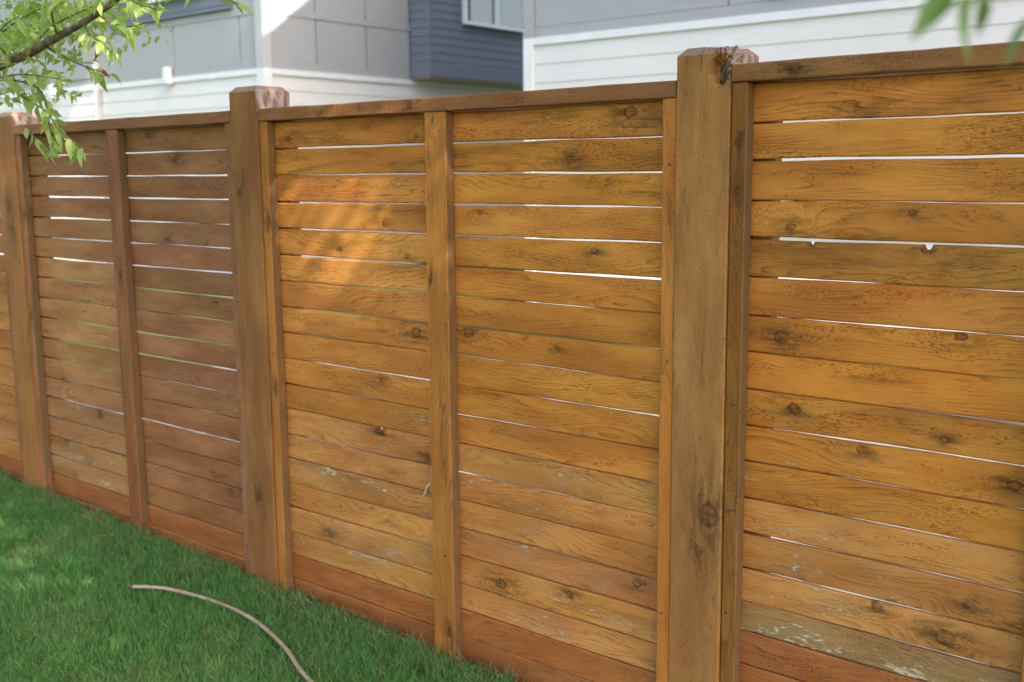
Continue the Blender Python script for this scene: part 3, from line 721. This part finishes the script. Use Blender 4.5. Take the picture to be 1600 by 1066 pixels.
# rest of its crown, above the picture
def crown_points(c, rad, n, cull=()):
    out = []
    c = np.array(c); rad = np.array(rad)
    cl = RNG.normal(size=(260, 3)); cl /= np.linalg.norm(cl, axis=1)[:, None]; cl = c + cl*rad*RNG.uniform(.35, 1, (260, 1))**.5
    p = cl[RNG.integers(0, 260, n)] + RNG.normal(size=(n, 3))*np.array([.34, .34, .26])
    return p
S = np.array(sdir)
def hits(p, ytarget=0.0):
    """where the sun's ray through each leaf lands on the fence face"""
    t = (ytarget - p[:, 1])/S[1]
    return p[:, 0] + S[0]*t, p[:, 2] + S[2]*t
ycp = crown_points((-4.3, -.9, 3.3), (1.3, 1.1, .9), 5000)
ycp = ycp[(ycp[:, 2] > 2.35)]
leaf_mass('foliage', ycp - np.array(yt.location), .06, LEAF, yt)

# the big shade tree beside the lawn; a low twig of it dips into the top corner of the view
st = thing('shade_tree', 'out of focus green leaves of a shade tree hanging above the cap rail', 'tree', (2.9, -2.3, gz(2.9)))
branch(st, 'trunk', [(2.9, -2.3, -.1), (2.86, -2.28, 1.0), (2.92, -2.25, 2.0), (2.8, -2.2, 3.2), (2.4, -2.1, 4.6), (2.0, -2.0, 5.4)], .13, .05, BARK, 12)
for e in ((-1.6, -1.0, 4.2), (.2, -.6, 4.6), (-.6, -1.6, 4.3), (3.0, -.8, 4.9), (1.2, -1.9, 4.6), (-2.0, -1.3, 4.0)):
    s_ = Vector((2.82, -2.2, 2.9 + random.random()*.8)); e = Vector(e)
    branch(st, 'limb', [s_, s_.lerp(e, .4) + Vector((0, 0, .45)), s_.lerp(e, .75) + Vector((0, 0, .3)), e], .045, .012, BARK, 7)
cp = crown_points((.85, -1.25, 4.3), (3.4, 1.25, .85), 60000)
cp = cp[cp[:, 2] > 2.75]
hx, hz = hits(cp)
# a ragged opening in the crown lets a patch of sun through
def rag(x, z_): return .10*np.sin(x*13+z_*5) + .08*np.sin(z_*17-x*9) + .06*np.sin(x*31+z_*23)
gap = ((hx+2.74)/.40)**2 + ((hz-1.36)/.42)**2 + rag(hx, hz)*1.6
keep = (gap > 1) | (RNG.random(len(cp)) < .035)
lx, lz = hits(cp, -.75)
keep &= (((lx+3.05)/.62)**2 + ((lz-1.86)/.34)**2 > 1) | (RNG.random(len(cp)) < .12)
cp = cp[keep]
tg = -cp[:, 2]/S[2]; gxh = cp[:, 0] + S[0]*tg; gyh = cp[:, 1] + S[1]*tg      # thinner over the open lawn
thin_ = np.clip((-gyh-.15)/.5, 0, 1)*np.clip((-gxh-1.5)/1.2, 0, 1)
cp = cp[RNG.random(len(cp)) > .5*thin_]
leaf_mass('foliage', cp - np.array(st.location), .085, LEAF_D, st)
CAMP = Vector((0, -2.44, 1.5))
branch(st, 'twig', [(.9, -1.9, 3.0), (.35, -1.85, 2.3), (-.05, -1.76, 1.85), (-.19, -1.71, 1.67), (-.222, -1.70, 1.625), (-.234, -1.70, 1.613)], .006, .0015, TWIG, 6)
branch(st, 'twig', [(-.05, -1.76, 1.85), (-.14, -1.71, 1.70), (-.183, -1.687, 1.605)], .003, .0015, TWIG, 6)
for (a, b_, s_, rl) in (((-.300, -1.497, 1.648), (-.341, -1.508, 1.612), .055, .9), ((-.292, -1.490, 1.650), (-.309, -1.494, 1.588), .062, .3), ((-.286, -1.490, 1.64), (-.283, -1.488, 1.604), .032, 1.2), ((-.245, -1.477, 1.622), (-.279, -1.484, 1.585), .048, -.5),
                        ((-.24, -1.5, 1.73), (-.2, -1.5, 1.69), .05, .2), ((-.22, -1.5, 1.75), (-.26, -1.46, 1.72), .05, .8)):
    put_leaf(st, LMD[0], CAMP + (Vector(a)-CAMP)*.78, Vector(b_)-Vector(a), s_*.82, rl)

# tall narrow poplar, unseen, added to keep sun off the left house front
pt = thing('unseen_shade_poplar', 'unseen tall narrow poplar added behind the fence to shade the left house front', 'tree', (1.0, 3.7, -.1))
branch(pt, 'trunk', [(1.0, 3.7, -.3), (1.02, 3.72, 5), (.98, 3.7, 11), (1.0, 3.69, 19)], .16, .02, BARK, 10)
pp = RNG.normal(size=(26000, 3)); pp /= np.linalg.norm(pp, axis=1)[:, None]; pp *= RNG.random((26000, 1))**(1/3)
pp = pp*np.array([.8, .50, 8.6]) + np.array([1.0, 3.70, 12.2])
leaf_mass('foliage', pp - np.array(pt.location), .10, LEAF_D, pt)

# ------------------------------------------------------------------ lawn grass
def blade_clump(name, nb, h0, h1, spread, wid, lean, seed):
    rs = random.Random(seed); V = []; F = []
    for i in range(nb):
        a = rs.uniform(0, 6.283); rr = spread*math.sqrt(rs.random()); bx, by = rr*math.cos(a), rr*math.sin(a)
        h = rs.uniform(h0, h1); la = rs.uniform(0, 6.283); ln = rs.uniform(.1, lean)*h; wd = wid*rs.uniform(.7, 1.3)
        fa = rs.uniform(0, 6.283); fx, fy = math.cos(fa)*wd/2, math.sin(fa)*wd/2; k = len(V)
        for (t, ww) in ((0, 1.0), (.4, .9), (.75, .6)):
            ox, oy = math.cos(la)*ln*t*t, math.sin(la)*ln*t*t; zz = h*t*(1-.18*t*lean)
            V += [(bx+ox-fx*ww, by+oy-fy*ww, zz), (bx+ox+fx*ww, by+oy+fy*ww, zz)]
        V.append((bx+math.cos(la)*ln, by+math.sin(la)*ln, h*(1-.18*lean)))
        F += [(k, k+1, k+3, k+2), (k+2, k+3, k+5, k+4), (k+4, k+5, k+6)]
    return mesh(name, V, F, True)
def grass_mat(name, straw=False):
    b = NB(name); g = b.n('ShaderNodeNewGeometry'); pos = g.outputs['Position']; ri = g.outputs['Random Per Island']
    rnd = b.n('ShaderNodeObjectInfo').outputs['Random']
    n1 = b.noise(pos, 1.7, 3.0, 0.6); n2 = b.noise(pos, 6.0, 3.0, 0.6)
    if straw: c = b.mix(ri, (0.22, 0.15, 0.06), (0.42, 0.32, 0.16))
    else:
        c = b.mix(ri, (0.068, 0.205, 0.046), (0.170, 0.350, 0.095))
        c = b.mix(b.step(n1, 0.45, 0.72, 0, 0.55), c, (0.19, 0.28, 0.10))
        dry = b.mul(b.step(b.m('FRACT', b.add(b.mul(ri, 7.3), rnd)), 0.86, 0.90), b.step(n2, 0.35, 0.65, 0.15, 1.0))
        c = b.mix(dry, c, (0.30, 0.25, 0.12))
    d = b.bsdf(c, 0.45, None, 0.4)
    tr = b.n('ShaderNodeBsdfTranslucent'); b.put(tr.inputs[0], b.mix(1.0, c, (1.3, 1.5, .6), 'MULTIPLY'))
    ms = b.n('ShaderNodeMixShader'); ms.inputs[0].default_value = .3
    b.t.links.new(d, ms.inputs[1]); b.t.links.new(tr.outputs[0], ms.inputs[2])
    return b.done(ms.outputs[0])
GRASS = grass_mat('lawn_grass'); STRAW = grass_mat('dry_straw', True)
def scatter(name, clump, xr, yr, density, smin, smax, seed):
    """geometry-nodes scatter of a clump over the lawn"""
    nx = 24
    V = [(xr[0] + (xr[1]-xr[0])*i/nx, y, gz(xr[0] + (xr[1]-xr[0])*i/nx) + .002) for y in yr for i in range(nx+1)]
    F = [(i, i+1, nx+2+i, nx+1+i) for i in range(nx)]
    o = link(name, mesh(name, V, F)); o['kind'] = 'stuff'
    ng = bpy.data.node_groups.new(name, 'GeometryNodeTree')
    ng.interface.new_socket('Geometry', in_out='INPUT', socket_type='NodeSocketGeometry')
    ng.interface.new_socket('Geometry', in_out='OUTPUT', socket_type='NodeSocketGeometry')
    N = ng.nodes.new; K = ng.links.new
    gi, go = N('NodeGroupInput'), N('NodeGroupOutput')
    ds = N('GeometryNodeDistributePointsOnFaces'); ds.inputs['Density'].default_value = density; ds.inputs['Seed'].default_value = seed
    ip = N('GeometryNodeInstanceOnPoints')
    oi = N('GeometryNodeObjectInfo'); oi.inputs['Object'].default_value = clump; oi.inputs['As Instance'].default_value = True
    rv = N('FunctionNodeRandomValue'); rv.data_type = 'FLOAT_VECTOR'
    rv.inputs[0].default_value = (-.12, -.12, 0); rv.inputs[1].default_value = (.12, .12, 6.283)
    rs_ = N('FunctionNodeRandomValue'); rs_.data_type = 'FLOAT'; rs_.inputs[2].default_value = smin; rs_.inputs[3].default_value = smax
    K(gi.outputs[0], ds.inputs[0]); K(ds.outputs['Points'], ip.inputs['Points']); K(oi.outputs['Geometry'], ip.inputs['Instance'])
    K(rv.outputs[0], ip.inputs['Rotation']); K(rs_.outputs[1], ip.inputs['Scale']); K(ip.outputs[0], go.inputs[0])
    md = o.modifiers.new('scatter', 'NODES'); md.node_group = ng
    return o
def clump_obj(me, mat):
    me.materials.append(mat); o = bpy.data.objects.new(me.name, me)
    return o
ga = clump_obj(blade_clump('grass_tuft', 34, .026, .052, .035, .0022, .7, 1), GRASS)
gb = clump_obj(blade_clump('grass_tuft', 26, .030, .060, .030, .0020, .9, 2), GRASS)
g1 = scatter('grass', ga, (-8.0, 0.5), (-4.0, -.07), 900, .7, 1.2, 3)
g2 = scatter('grass', gb, (-8.0, 0.5), (-4.0, -.05), 520, .6, 1.25, 8)
sa = clump_obj(blade_clump('straw_tuft', 12, .03, .085, .05, .0016, 1.6, 5), STRAW)
s1 = scatter('dry_grass', sa, (-6.4, 0.2), (-.16, -.03), 420, .5, 1.2, 11)
g1['label'] = g2['label'] = 'short green lawn grass growing up to the fence'; g1['category'] = g2['category'] = 'grass'; g1['group'] = g2['group'] = 'lawn grass'
s1['label'] = 'thin dry straw blades along the foot of the fence'; s1['category'] = 'grass'
